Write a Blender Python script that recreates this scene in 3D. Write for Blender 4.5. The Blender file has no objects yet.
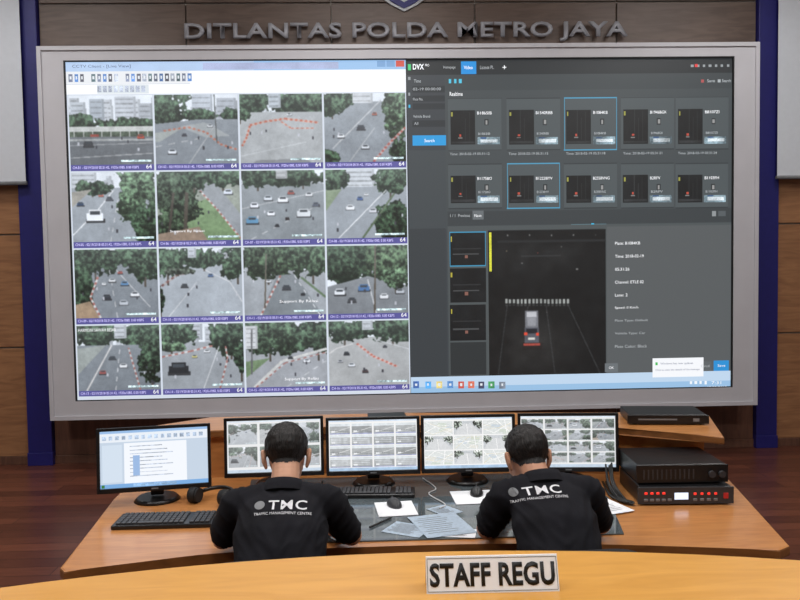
import bpy, bmesh, math, random
import numpy as np
from mathutils import Vector, Matrix, Euler, noise as mnoise
from mathutils.bvhtree import BVHTree
random.seed(7); RNG=np.random.RandomState(11)
scn=bpy.context.scene
try:
    scn.view_settings.view_transform='Standard'
except Exception: pass
COL=scn.collection

# ---------------------------------------------------------------- materials
def lin(c):
    c=np.asarray(c,float)/255.0
    return np.where(c<=.04045,c/12.92,((c+.055)/1.055)**2.4)
def L4(c):
    l=lin(c); return (float(l[0]),float(l[1]),float(l[2]),1)
def mat(name,c,rough=.5,metal=0,var=.08,scale=20,bump=0,emit=None,es=0,spec=.5,coat=0):
    m=bpy.data.materials.new(name); m.use_nodes=True; nt=m.node_tree; N=nt.nodes; b=N['Principled BSDF']
    b.inputs['Roughness'].default_value=rough; b.inputs['Metallic'].default_value=metal
    b.inputs['Specular IOR Level'].default_value=spec
    b.inputs['Coat Weight'].default_value=coat
    tc=N.new('ShaderNodeTexCoord'); nz=N.new('ShaderNodeTexNoise'); nz.inputs['Scale'].default_value=scale; nz.inputs['Detail'].default_value=4
    nt.links.new(tc.outputs['Object'],nz.inputs['Vector'])
    r=N.new('ShaderNodeValToRGB'); l=lin(c)
    r.color_ramp.elements[0].position=.3; r.color_ramp.elements[1].position=.7
    r.color_ramp.elements[0].color=tuple(np.clip(l*(1-var),0,1))+(1,)
    r.color_ramp.elements[1].color=tuple(np.clip(l*(1+var),0,1))+(1,)
    nt.links.new(nz.outputs['Fac'],r.inputs[0]); nt.links.new(r.outputs[0],b.inputs['Base Color'])
    if bump:
        bp=N.new('ShaderNodeBump'); bp.inputs['Strength'].default_value=bump; bp.inputs['Distance'].default_value=.01
        nt.links.new(nz.outputs['Fac'],bp.inputs['Height']); nt.links.new(bp.outputs[0],b.inputs['Normal'])
    if emit:
        b.inputs['Emission Color'].default_value=L4(emit); b.inputs['Emission Strength'].default_value=es
    return m
def wood(name,c1,c2,rough=.4,stretch=(1,12,12),scale=3,coat=0,axis=None):
    m=bpy.data.materials.new(name); m.use_nodes=True; nt=m.node_tree; N=nt.nodes; b=N['Principled BSDF']
    b.inputs['Roughness'].default_value=rough; b.inputs['Coat Weight'].default_value=coat; b.inputs['Coat Roughness'].default_value=.15
    tc=N.new('ShaderNodeTexCoord'); mp=N.new('ShaderNodeMapping'); mp.inputs['Scale'].default_value=stretch
    nz=N.new('ShaderNodeTexNoise'); nz.inputs['Scale'].default_value=scale; nz.inputs['Detail'].default_value=8; nz.inputs['Distortion'].default_value=1.2
    r=N.new('ShaderNodeValToRGB'); r.color_ramp.elements[0].position=.32; r.color_ramp.elements[1].position=.68
    r.color_ramp.elements[0].color=L4(c1); r.color_ramp.elements[1].color=L4(c2)
    nt.links.new(tc.outputs['Object'],mp.inputs['Vector']); nt.links.new(mp.outputs[0],nz.inputs['Vector'])
    nt.links.new(nz.outputs['Fac'],r.inputs[0]); nt.links.new(r.outputs[0],b.inputs['Base Color'])
    return m
def floor_mat():
    m=bpy.data.materials.new('laminate_floor'); m.use_nodes=True; nt=m.node_tree; N=nt.nodes; b=N['Principled BSDF']
    b.inputs['Roughness'].default_value=.3
    tc=N.new('ShaderNodeTexCoord'); mp=N.new('ShaderNodeMapping')
    br=N.new('ShaderNodeTexBrick'); br.inputs['Scale'].default_value=1.0; br.inputs['Brick Width'].default_value=1.3; br.inputs['Row Height'].default_value=.14
    br.inputs['Mortar Size'].default_value=.003
    br.inputs['Color1'].default_value=L4((116,68,52)); br.inputs['Color2'].default_value=L4((88,50,40)); br.inputs['Mortar'].default_value=L4((34,18,14))
    mp2=N.new('ShaderNodeMapping'); mp2.inputs['Scale'].default_value=(1.5,22,1)
    nz=N.new('ShaderNodeTexNoise'); nz.inputs['Scale'].default_value=2.5; nz.inputs['Detail'].default_value=7
    mx=N.new('ShaderNodeMixRGB'); mx.blend_type='MULTIPLY'; mx.inputs[0].default_value=.6
    r=N.new('ShaderNodeValToRGB'); r.color_ramp.elements[0].position=.3; r.color_ramp.elements[0].color=(.45,.42,.4,1); r.color_ramp.elements[1].position=.7
    k=nt.links.new
    k(tc.outputs['Object'],mp.inputs['Vector']); k(mp.outputs[0],br.inputs['Vector']); k(tc.outputs['Object'],mp2.inputs['Vector']); k(mp2.outputs[0],nz.inputs['Vector'])
    k(nz.outputs['Fac'],r.inputs[0]); k(br.outputs['Color'],mx.inputs[1]); k(r.outputs[0],mx.inputs[2]); k(mx.outputs[0],b.inputs['Base Color'])
    return m
def screen_mat():
    m=bpy.data.materials.new('screen_picture'); m.use_nodes=True; nt=m.node_tree; N=nt.nodes; b=N['Principled BSDF']
    b.inputs['Base Color'].default_value=(.01,.01,.01,1); b.inputs['Roughness'].default_value=.45
    at=N.new('ShaderNodeAttribute'); at.attribute_name='Col'
    nt.links.new(at.outputs['Color'],b.inputs['Emission Color']); b.inputs['Emission Strength'].default_value=1.08
    return m
M={}
M['screen']=screen_mat()
M['black']=mat('black_plastic',(22,22,24),.35)
M['blackm']=mat('black_matte',(16,16,18),.7)
M['dgrey']=mat('dark_grey_plastic',(55,56,60),.45)
M['grey']=mat('grey_plastic',(120,122,125),.5)
M['silver']=mat('silver_metal',(170,172,176),.3,.8)
M['lett']=mat('brushed_letter_metal',(154,154,160),.5,.1)
M['white']=mat('white_paper',(236,238,242),.8,var=.02)
M['signw']=mat('sign_card_white',(250,252,255),.6,var=.005)
M['paperb']=mat('printed_paper',(166,182,198),.7,var=.1,scale=60)
M['frame']=mat('video_wall_bezel',(188,187,192),.6,var=.03,scale=4)
M['navy']=mat('navy_pillar_paint',(27,26,104),.5,var=.06)
M['wside']=wood('wall_wood_veneer',(136,94,64),(166,120,82),.5,(1.2,1.2,9),2.2)
M['wdark']=wood('wall_wood_dark',(86,70,62),(106,88,78),.5,(1.2,1.2,9),2.2)
M['wlow']=wood('wall_wood_lower',(84,56,44),(106,72,56),.5,(9,9,1),2.2)
M['desk']=wood('console_wood',(180,118,66),(202,140,82),.28,(2,14,14),2,coat=.35)
M['desk2']=wood('front_desk_wood',(206,146,58),(220,160,72),.35,(2,12,12),1.6,coat=.3)
M['deskedge']=wood('desk_edge_wood',(116,72,36),(144,92,48),.4,(2,10,10),2)
M['glass']=mat('dark_desk_glass',(80,88,92),.06,0,var=.2,scale=5,spec=.9)
M['floor']=floor_mat()
M['ceil']=mat('ceiling_paint',(200,198,192),.9,var=.03)
M['wallp']=mat('wall_paint',(150,144,138),.9,var=.04)
M['pscr']=mat('projection_fabric',(210,215,222),.8,var=.02)
M['lampm']=mat('lamp_diffuser',(255,252,248),.5,emit=(255,252,248),es=3)
M['carpet']=mat('platform_carpet',(70,66,70),.95,var=.15,scale=80,bump=.3)
M['shirt']=mat('black_polo_cloth',(27,27,32),.92,var=.25,scale=9,bump=.25,spec=.2)
M['trouser']=mat('dark_trouser_cloth',(30,31,38),.9,var=.15,scale=14,bump=.2,spec=.2)
M['shoe']=mat('black_shoe_leather',(15,15,15),.35)
M['skin']=mat('skin',(204,154,126),.55,var=.06,scale=18)
M['skin2']=mat('skin_tan',(192,140,112),.55,var=.06,scale=18)
M['lip']=mat('lips',(160,96,84),.5)
M['eye']=mat('eye_white',(225,222,215),.25,var=.01)
M['iris']=mat('eye_iris',(30,20,14),.2)
def hair_mat():
    m=bpy.data.materials.new('short_black_hair'); m.use_nodes=True; nt=m.node_tree; N=nt.nodes; b=N['Principled BSDF']; k=nt.links.new
    b.inputs['Roughness'].default_value=.5; b.inputs['Specular IOR Level'].default_value=.35
    tc=N.new('ShaderNodeTexCoord'); mp=N.new('ShaderNodeMapping'); mp.inputs['Scale'].default_value=(260,260,42)
    nz=N.new('ShaderNodeTexNoise'); nz.inputs['Scale'].default_value=1; nz.inputs['Detail'].default_value=5
    r=N.new('ShaderNodeValToRGB'); r.color_ramp.elements[0].color=L4((8,7,8)); r.color_ramp.elements[1].color=L4((46,40,38)); r.color_ramp.elements[0].position=.35; r.color_ramp.elements[1].position=.8
    bp=N.new('ShaderNodeBump'); bp.inputs['Strength'].default_value=.8; bp.inputs['Distance'].default_value=.004
    k(tc.outputs['Object'],mp.inputs['Vector']); k(mp.outputs[0],nz.inputs['Vector']); k(nz.outputs['Fac'],r.inputs[0]); k(r.outputs[0],b.inputs['Base Color']); k(nz.outputs['Fac'],bp.inputs['Height']); k(bp.outputs[0],b.inputs['Normal'])
    return m
M['hair']=hair_mat()
M['print']=mat('shirt_print_white',(220,220,224),.8,var=.05,emit=None)
M['red']=mat('red_print',(190,40,40),.6)
M['ledr']=mat('red_led',(235,60,50),.4,emit=(235,50,40),es=.8)
M['lcd']=mat('lcd_glow',(200,215,240),.3,emit=(205,220,245),es=1.1)
M['blk']=mat('sign_ink',(15,15,15),.6,var=.02)
M['cable']=mat('cable_rubber',(18,18,18),.5)
M['cablew']=mat('cable_white',(190,190,190),.5)
M['embw']=mat('emblem_white',(190,195,200),.5)
M['chair']=mat('chair_fabric',(20,20,24),.9,var=.2,scale=60,bump=.3)

# ---------------------------------------------------------------- helpers
def link(o,parent=None,loc=None,rot=None):
    COL.objects.link(o)
    if parent is not None: o.parent=parent
    if loc is not None: o.location=loc
    if rot is not None: o.rotation_euler=rot
    return o
def empty(name,loc=(0,0,0),rot=(0,0,0)):
    e=bpy.data.objects.new(name,None); e.empty_display_size=.1
    return link(e,None,loc,rot)
def mobj(name,bm,mats,parent=None,loc=(0,0,0),rot=(0,0,0),smooth=False):
    me=bpy.data.meshes.new(name); bmesh.ops.recalc_face_normals(bm,faces=bm.faces); bm.to_mesh(me); bm.free()
    for m in (mats if isinstance(mats,(list,tuple)) else [mats]): me.materials.append(m)
    if smooth:
        for p in me.polygons: p.use_smooth=True
    return link(bpy.data.objects.new(name,me),parent,loc,rot)
def add_box(bm,c,s,bev=0,rot=None,mi=0,seg=2):
    t=bmesh.new(); bmesh.ops.create_cube(t,size=1)
    for v in t.verts: v.co=Vector((v.co.x*s[0],v.co.y*s[1],v.co.z*s[2]))
    if bev: bmesh.ops.bevel(t,geom=list(t.edges),offset=bev,segments=seg,affect='EDGES',profile=.5)
    mx=Matrix.Translation(c)@(Euler(rot).to_matrix().to_4x4() if rot else Matrix.Identity(4))
    merge(bm,t,mx,mi)
def merge(bm,t,mx=Matrix.Identity(4),mi=0):
    vs=[bm.verts.new(mx@v.co) for v in t.verts]; t.verts.index_update()
    for f in t.faces:
        try:
            nf=bm.faces.new([vs[v.index] for v in f.verts]); nf.material_index=mi; nf.smooth=f.smooth
        except ValueError: pass
    t.free()
def add_cyl(bm,c,r,h,r2=None,seg=24,rot=None,mi=0):
    t=bmesh.new(); bmesh.ops.create_cone(t,cap_ends=True,segments=seg,radius1=r,radius2=r if r2 is None else r2,depth=h)
    for f in t.faces:
        if len(f.verts)==4: f.smooth=True
    mx=Matrix.Translation(c)@(Euler(rot).to_matrix().to_4x4() if rot else Matrix.Identity(4)); merge(bm,t,mx,mi)
def add_ell(bm,c,r,rot=None,mi=0,u=18,v=12):
    t=bmesh.new(); bmesh.ops.create_uvsphere(t,u_segments=u,v_segments=v,radius=1)
    for f in t.faces: f.smooth=True
    mx=Matrix.Translation(c)@(rot if rot is not None else Matrix.Identity(4))@Matrix.Diagonal((r[0],r[1],r[2],1)); merge(bm,t,mx,mi)
def add_tube(bm,pts,r,seg=8,mi=0):
    pts=[Vector(p) for p in pts]; rings=[]
    for i,p in enumerate(pts):
        t=(pts[min(i+1,len(pts)-1)]-pts[max(i-1,0)]).normalized()
        a=t.cross(Vector((0,0,1))); 
        if a.length<1e-3: a=t.cross(Vector((1,0,0)))
        a.normalize(); b=t.cross(a)
        rings.append([bm.verts.new(p+r*(math.cos(k*2*math.pi/seg)*a+math.sin(k*2*math.pi/seg)*b)) for k in range(seg)])
    for i in range(len(rings)-1):
        for k in range(seg):
            f=bm.faces.new([rings[i][k],rings[i][(k+1)%seg],rings[i+1][(k+1)%seg],rings[i+1][k]]); f.smooth=True; f.material_index=mi
    for rg in (rings[0],rings[-1]):
        f=bm.faces.new(rg); f.material_index=mi
def catmull(pts,n=8):
    P=[Vector(p) for p in pts]; P=[P[0]*2-P[1]]+P+[P[-1]*2-P[-2]]; out=[]
    for i in range(1,len(P)-2):
        for k in range(n):
            t=k/n; a,b,c,d=P[i-1],P[i],P[i+1],P[i+2]
            out.append(.5*((2*b)+(c-a)*t+(2*a-5*b+4*c-d)*t*t+(3*b-a-3*c+d)*t**3))
    out.append(P[-2]); return out
def add_slab(bm,pts,z0,z1,bev=0,mi=0,side_mi=None):
    t=bmesh.new(); lo=[t.verts.new((p[0],p[1],z0)) for p in pts]; hi=[t.verts.new((p[0],p[1],z1)) for p in pts]
    t.faces.new(lo[::-1]); t.faces.new(hi); n=len(pts)
    for i in range(n): t.faces.new([lo[i],lo[(i+1)%n],hi[(i+1)%n],hi[i]])
    if bev:
        es=[e for e in t.edges if abs(e.verts[0].co.z-e.verts[1].co.z)<1e-6]
        bmesh.ops.bevel(t,geom=es,offset=bev,segments=2,affect='EDGES',profile=.5)
    merge(bm,t,mi=mi)
    if side_mi is not None:
        bm.faces.ensure_lookup_table()
        for f in bm.faces:
            f.normal_update()
            if abs(f.normal.z)<.5 and f.material_index==mi: f.material_index=side_mi
def text_mesh(s,w=None,h=None,extr=0,bold=0,shear=0,align='C',space=None):
    cu=bpy.data.curves.new('txt','FONT'); cu.body=s; cu.size=1; cu.extrude=0; cu.offset=bold; cu.shear=shear; cu.resolution_u=3
    cu.space_character=space or 1+bold*1.6
    o=bpy.data.objects.new('txt',cu); COL.objects.link(o); bpy.context.view_layer.update()
    dg=bpy.context.evaluated_depsgraph_get(); me=bpy.data.meshes.new_from_object(o.evaluated_get(dg))
    bpy.data.objects.remove(o); bm=bmesh.new(); bm.from_mesh(me); bpy.data.meshes.remove(me)
    xs=[v.co.x for v in bm.verts]; ys=[v.co.y for v in bm.verts]
    x0,x1,y0,y1=min(xs),max(xs),min(ys),max(ys)
    sy=(h/(y1-y0)) if h else None; sx=(w/(x1-x0)) if w else sy
    if sy is None: sy=sx
    ox={'C':(x0+x1)/2,'L':x0,'R':x1}[align]
    for v in bm.verts: v.co=Vector(((v.co.x-ox)*sx,(v.co.y-(y0+y1)/2)*sy,0))
    if extr:
        r=bmesh.ops.extrude_face_region(bm,geom=list(bm.faces))
        for g in r['geom']:
            if isinstance(g,bmesh.types.BMVert): g.co.z+=extr
    return bm
UP=(math.pi/2,0,0)

# ---------------------------------------------------------------- camera
CAM=Vector((0,0,1.85))
yaw,pit,rol=.0355,.0506,.0155
Rm=Matrix.Rotation(-yaw,3,'Z')@Matrix.Rotation(-pit,3,'X')@Matrix.Rotation(math.radians(90),3,'X')@Matrix.Rotation(-rol,3,'Z')
cd=bpy.data.cameras.new('camera'); cd.lens=36; cd.sensor_width=36; cam=bpy.data.objects.new('camera',cd); COL.objects.link(cam)
cam.matrix_world=Matrix.Translation(CAM)@Rm.to_4x4(); scn.camera=cam

# ---------------------------------------------------------------- room
XW,XE,YS,YN,ZC=-5.6,5.9,-3.0,7.5,4.75
def box_obj(name,x0,x1,y0,y1,z0,z1,m,bev=0,parent=None):
    bm=bmesh.new(); add_box(bm,Vector(((x0+x1)/2,(y0+y1)/2,(z0+z1)/2)),(x1-x0,y1-y0,z1-z0),bev); return mobj(name,bm,m,parent)
box_obj('floor',XW,XE,YS,YN,-.1,0,M['floor'])
box_obj('ceiling',XW,XE,YS,YN,ZC,ZC+.1,M['ceil'])
box_obj('wall_north',XW,XE,YN,YN+.15,-.1,ZC+.1,M['wallp'])
box_obj('wall_south',XW,XE,YS-.15,YS,-.1,ZC+.1,M['wallp'])
box_obj('wall_west',XW-.15,XW,YS-.15,YN+.15,-.1,ZC+.1,M['wallp'])
box_obj('wall_east',XE,XE+.15,YS-.15,YN+.15,-.1,ZC+.1,M['wallp'])
bm=bmesh.new()
rows=[(0.08,1.085),(1.10,2.125),(2.14,3.16),(3.175,4.2),(4.215,4.74)]
def panels(x0,x1,n,mi,rws):
    w=(x1-x0)/n
    for i in range(n):
        for (a,b) in rws:
            add_box(bm,Vector((x0+w*(i+.5),YN-.0125,(a+b)/2)),(w-.012,.025,b-a),.003,mi=mi,seg=1)
panels(XW,-3.17,2,0,rows); panels(3.84,XE,2,0,rows)
panels(-2.97,3.64,5,1,rows[2:]); panels(-2.97,3.64,5,2,rows[:2])
mobj('wood_wall_panelling',bm,[M['wside'],M['wdark'],M['wlow']])
box_obj('baseboard_north',XW,XE,YN-.035,YN,0,.08,M['wlow'],.004)
def pillar(x0,x1):
    bm=bmesh.new(); add_box(bm,Vector(((x0+x1)/2,YN-.04,ZC/2)),(x1-x0,.08,ZC-.002),.006)
    add_box(bm,Vector(((x0+x1)/2,YN-.045,.06)),(x1-x0+.01,.09,.12),.004)
    mobj('wall_pillar',bm,M['navy'])
pillar(-3.19,-2.97); pillar(3.64,3.84)
def proj_screen(x0,x1,zb):
    e=empty('projection_screen',((x0+x1)/2,7.36,zb))
    w=x1-x0; bm=bmesh.new(); add_box(bm,Vector((0,0,(ZC-.2-zb)/2)),(w,.004,ZC-.2-zb)); mobj('fabric',bm,M['pscr'],e)
    bm=bmesh.new(); add_cyl(bm,Vector((0,0,-.012)),.017,w+.02,rot=(0,math.pi/2,0)); mobj('bottom_bar',bm,M['grey'],e)
    bm=bmesh.new(); add_box(bm,Vector((0,0,ZC-zb-.13)),(w+.12,.12,.13),.02); mobj('housing',bm,M['pscr'],e)
    bm=bmesh.new(); 
    for s in(-1,1): add_box(bm,Vector((s*w*.42,.05,ZC-zb-.04)),(.03,.08,.075),.004)
    mobj('brackets',bm,M['grey'],e)
proj_screen(-5.2,-3.09,2.6); proj_screen(3.79,5.7,2.57)
for lx_ in (-3.2,0,3.2):
    for ly,en in ((0.6,57),(3.4,37),(5.7,33)):  # northmost row is added, unseen, to brighten the far wall and lettering
        e=empty('ceiling_light',(lx_,ly,ZC))
        bm=bmesh.new(); 
        for a,b,c,d in((0,.31,1.24,.02),(0,-.31,1.24,.02),(.61,0,.02,.62),(-.61,0,.02,.62)): add_box(bm,Vector((a,b,-.025)),(c,d,.05),.003)
        add_box(bm,Vector((0,0,-.006)),(1.2,.6,.01)); mobj('fixture_frame',bm,M['ceil'],e)
        bm=bmesh.new(); add_box(bm,Vector((0,0,-.03)),(1.19,.59,.01)); mobj('diffuser',bm,M['lampm'],e)
        ld=bpy.data.lights.new('panel_lamp','AREA'); ld.shape='RECTANGLE'; ld.size=1.2; ld.size_y=.6; ld.energy=en; ld.color=(1,.985,.975)
        link(bpy.data.objects.new('panel_lamp',ld),e,(0,0,-.05))
w=bpy.data.worlds.new('world'); scn.world=w; w.use_nodes=True; w.node_tree.nodes['Background'].inputs[0].default_value=(.05,.055,.07,1); w.node_tree.nodes['Background'].inputs[1].default_value=.5

# ---------------------------------------------------------------- painter
def vnoise(h,w,cell,rs):
    gh,gw=int(h/cell)+3,int(w/cell)+3; g=rs.rand(gh,gw)
    y=np.arange(h)/cell; x=np.arange(w)/cell; yi=y.astype(int); xi=x.astype(int); fy=(y-yi)[:,None]; fx=(x-xi)[None,:]
    return (g[yi][:,xi]*(1-fy)*(1-fx)+g[yi+1][:,xi]*fy*(1-fx)+g[yi][:,xi+1]*(1-fy)*fx+g[yi+1][:,xi+1]*fy*fx)*2-1
def blur(a):
    p=np.pad(a,((1,1),(1,1),(0,0)),'edge')
    r=p[:-2]+2*p[1:-1]+p[2:]; return (r[:,:-2]+2*r[:,1:-1]+r[:,2:])/16
class Cv:
    def __init__(s,a,seed=0):
        s.a=a; s.h,s.w=a.shape[:2]; s.Y,s.X=np.mgrid[0:s.h,0:s.w]; s.X=(s.X+.5)/s.w; s.Y=(s.Y+.5)/s.h
        rs=np.random.RandomState(seed); s.rs=rs
        s.n=.5*vnoise(s.h,s.w,max(s.w/9,1.5),rs)+.35*vnoise(s.h,s.w,max(s.w/20,1.2),rs)+.3*vnoise(s.h,s.w,max(s.w/45,1),rs)
        s.fn=rs.uniform(-1,1,(s.h,s.w))*.35+vnoise(s.h,s.w,max(s.w/40,1.2),rs)*.6+vnoise(s.h,s.w,max(s.w/14,1.2),rs)*.35
    def sub(s,u0,v0,u1,v1,seed=0):
        return Cv(s.a[int(round(v0*s.h)):int(round(v1*s.h)),int(round(u0*s.w)):int(round(u1*s.w))],seed)
    def fill(s,m,c,amp=0,fine=True):
        if m is None: m=np.ones((s.h,s.w),bool)
        k=(s.fn if fine else s.n)[m][:,None]
        s.a[m]=np.clip(np.asarray(c,float)[None]*(1+amp*k),0,255)
    def rect(s,x0,y0,x1,y1,c,amp=0): s.fill((s.X>=x0)&(s.X<x1)&(s.Y>=y0)&(s.Y<y1),c,amp)
    def poly(s,pts,c,amp=.05):
        m=np.zeros((s.h,s.w),bool); n=len(pts)
        for i in range(n):
            x0,y0=pts[i]; x1,y1=pts[(i+1)%n]
            if y0==y1: continue
            cr=((s.Y>=min(y0,y1))&(s.Y<max(y0,y1)))&(s.X<(x0+(s.Y-y0)*(x1-x0)/(y1-y0))); m^=cr
        s.fill(m,c,amp)
    def line(s,p0,p1,wd,c,dash=0,c2=None,wd2=None):
        d=np.array(p1,float)-p0; L=math.hypot(*d)+1e-9; d/=L
        t=(s.X-p0[0])*d[0]+(s.Y-p0[1])*d[1]; q=abs(-(s.X-p0[0])*d[1]+(s.Y-p0[1])*d[0])
        ww=wd+( (wd2-wd)*np.clip(t/L,0,1) if wd2 is not None else 0)
        m=(t>=0)&(t<=L)&(q<ww/2)
        if dash:
            k=((t/dash).astype(int)%2)==0
            s.fill(m&k,c,.1); 
            if c2 is not None: s.fill(m&~k,c2,.1)
        else: s.fill(m,c,.08)
    def path(s,pts,wd,c,dash=0,c2=None):
        for a,b in zip(pts[:-1],pts[1:]): s.line(a,b,wd,c,dash,c2)
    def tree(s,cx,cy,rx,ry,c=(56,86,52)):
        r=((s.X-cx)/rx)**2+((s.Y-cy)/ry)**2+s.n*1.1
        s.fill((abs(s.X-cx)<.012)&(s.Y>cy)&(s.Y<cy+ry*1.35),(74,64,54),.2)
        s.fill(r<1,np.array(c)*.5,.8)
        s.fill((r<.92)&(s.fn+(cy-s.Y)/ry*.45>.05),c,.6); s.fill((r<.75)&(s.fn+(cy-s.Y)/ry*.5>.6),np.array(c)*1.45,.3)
    def car(s,x,y,w,c,h=None):
        h=h or w*.75
        s.rect(x-w*.55,y+h*.25,x+w*.6,y+h*.6,(52,53,56))
        s.rect(x-w*.5,y-h*.2,x+w*.5,y+h*.42,c); s.rect(x-w*.36,y-h*.5,x+w*.36,y-h*.1,np.array(c)*.93); s.rect(x-w*.3,y-h*.36,x+w*.3,y-h*.08,(60,66,72))
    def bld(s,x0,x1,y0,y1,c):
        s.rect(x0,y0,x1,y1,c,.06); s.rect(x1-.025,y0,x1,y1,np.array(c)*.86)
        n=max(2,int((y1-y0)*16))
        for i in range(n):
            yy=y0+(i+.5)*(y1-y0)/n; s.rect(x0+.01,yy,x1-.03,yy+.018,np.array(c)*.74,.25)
def to_mesh(name,arr,corners,parent,m):
    h,w=arr.shape[:2]; TL,TR,BL,BR=[np.array(c,float) for c in corners]
    v=np.linspace(0,1,h+1)[:,None,None]; u=np.linspace(0,1,w+1)[None,:,None]
    P=(TL*(1-u)+TR*u)*(1-v)+(BL*(1-u)+BR*u)*v
    me=bpy.data.meshes.new(name); nv=(h+1)*(w+1); nf=h*w
    me.vertices.add(nv); me.vertices.foreach_set('co',P.reshape(-1).astype(np.float32))
    i=(np.arange(h)[:,None]*(w+1)+np.arange(w)[None,:]).reshape(-1)
    q=np.stack([i,i+w+1,i+w+2,i+1],1).astype(np.int32)
    me.loops.add(nf*4); me.loops.foreach_set('vertex_index',q.reshape(-1))
    me.polygons.add(nf); me.polygons.foreach_set('loop_start',np.arange(0,nf*4,4,dtype=np.int32))
    me.update(calc_edges=True)
    at=me.color_attributes.new('Col','FLOAT_COLOR','CORNER')
    c=np.ones((nf,4),np.float32); c[:,:3]=lin(np.clip(arr,0,255)).reshape(-1,3)
    at.data.foreach_set('color',np.repeat(c,4,axis=0).reshape(-1))
    me.materials.append(m)
    o=bpy.data.objects.new(name,me); return link(o,parent)

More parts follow.
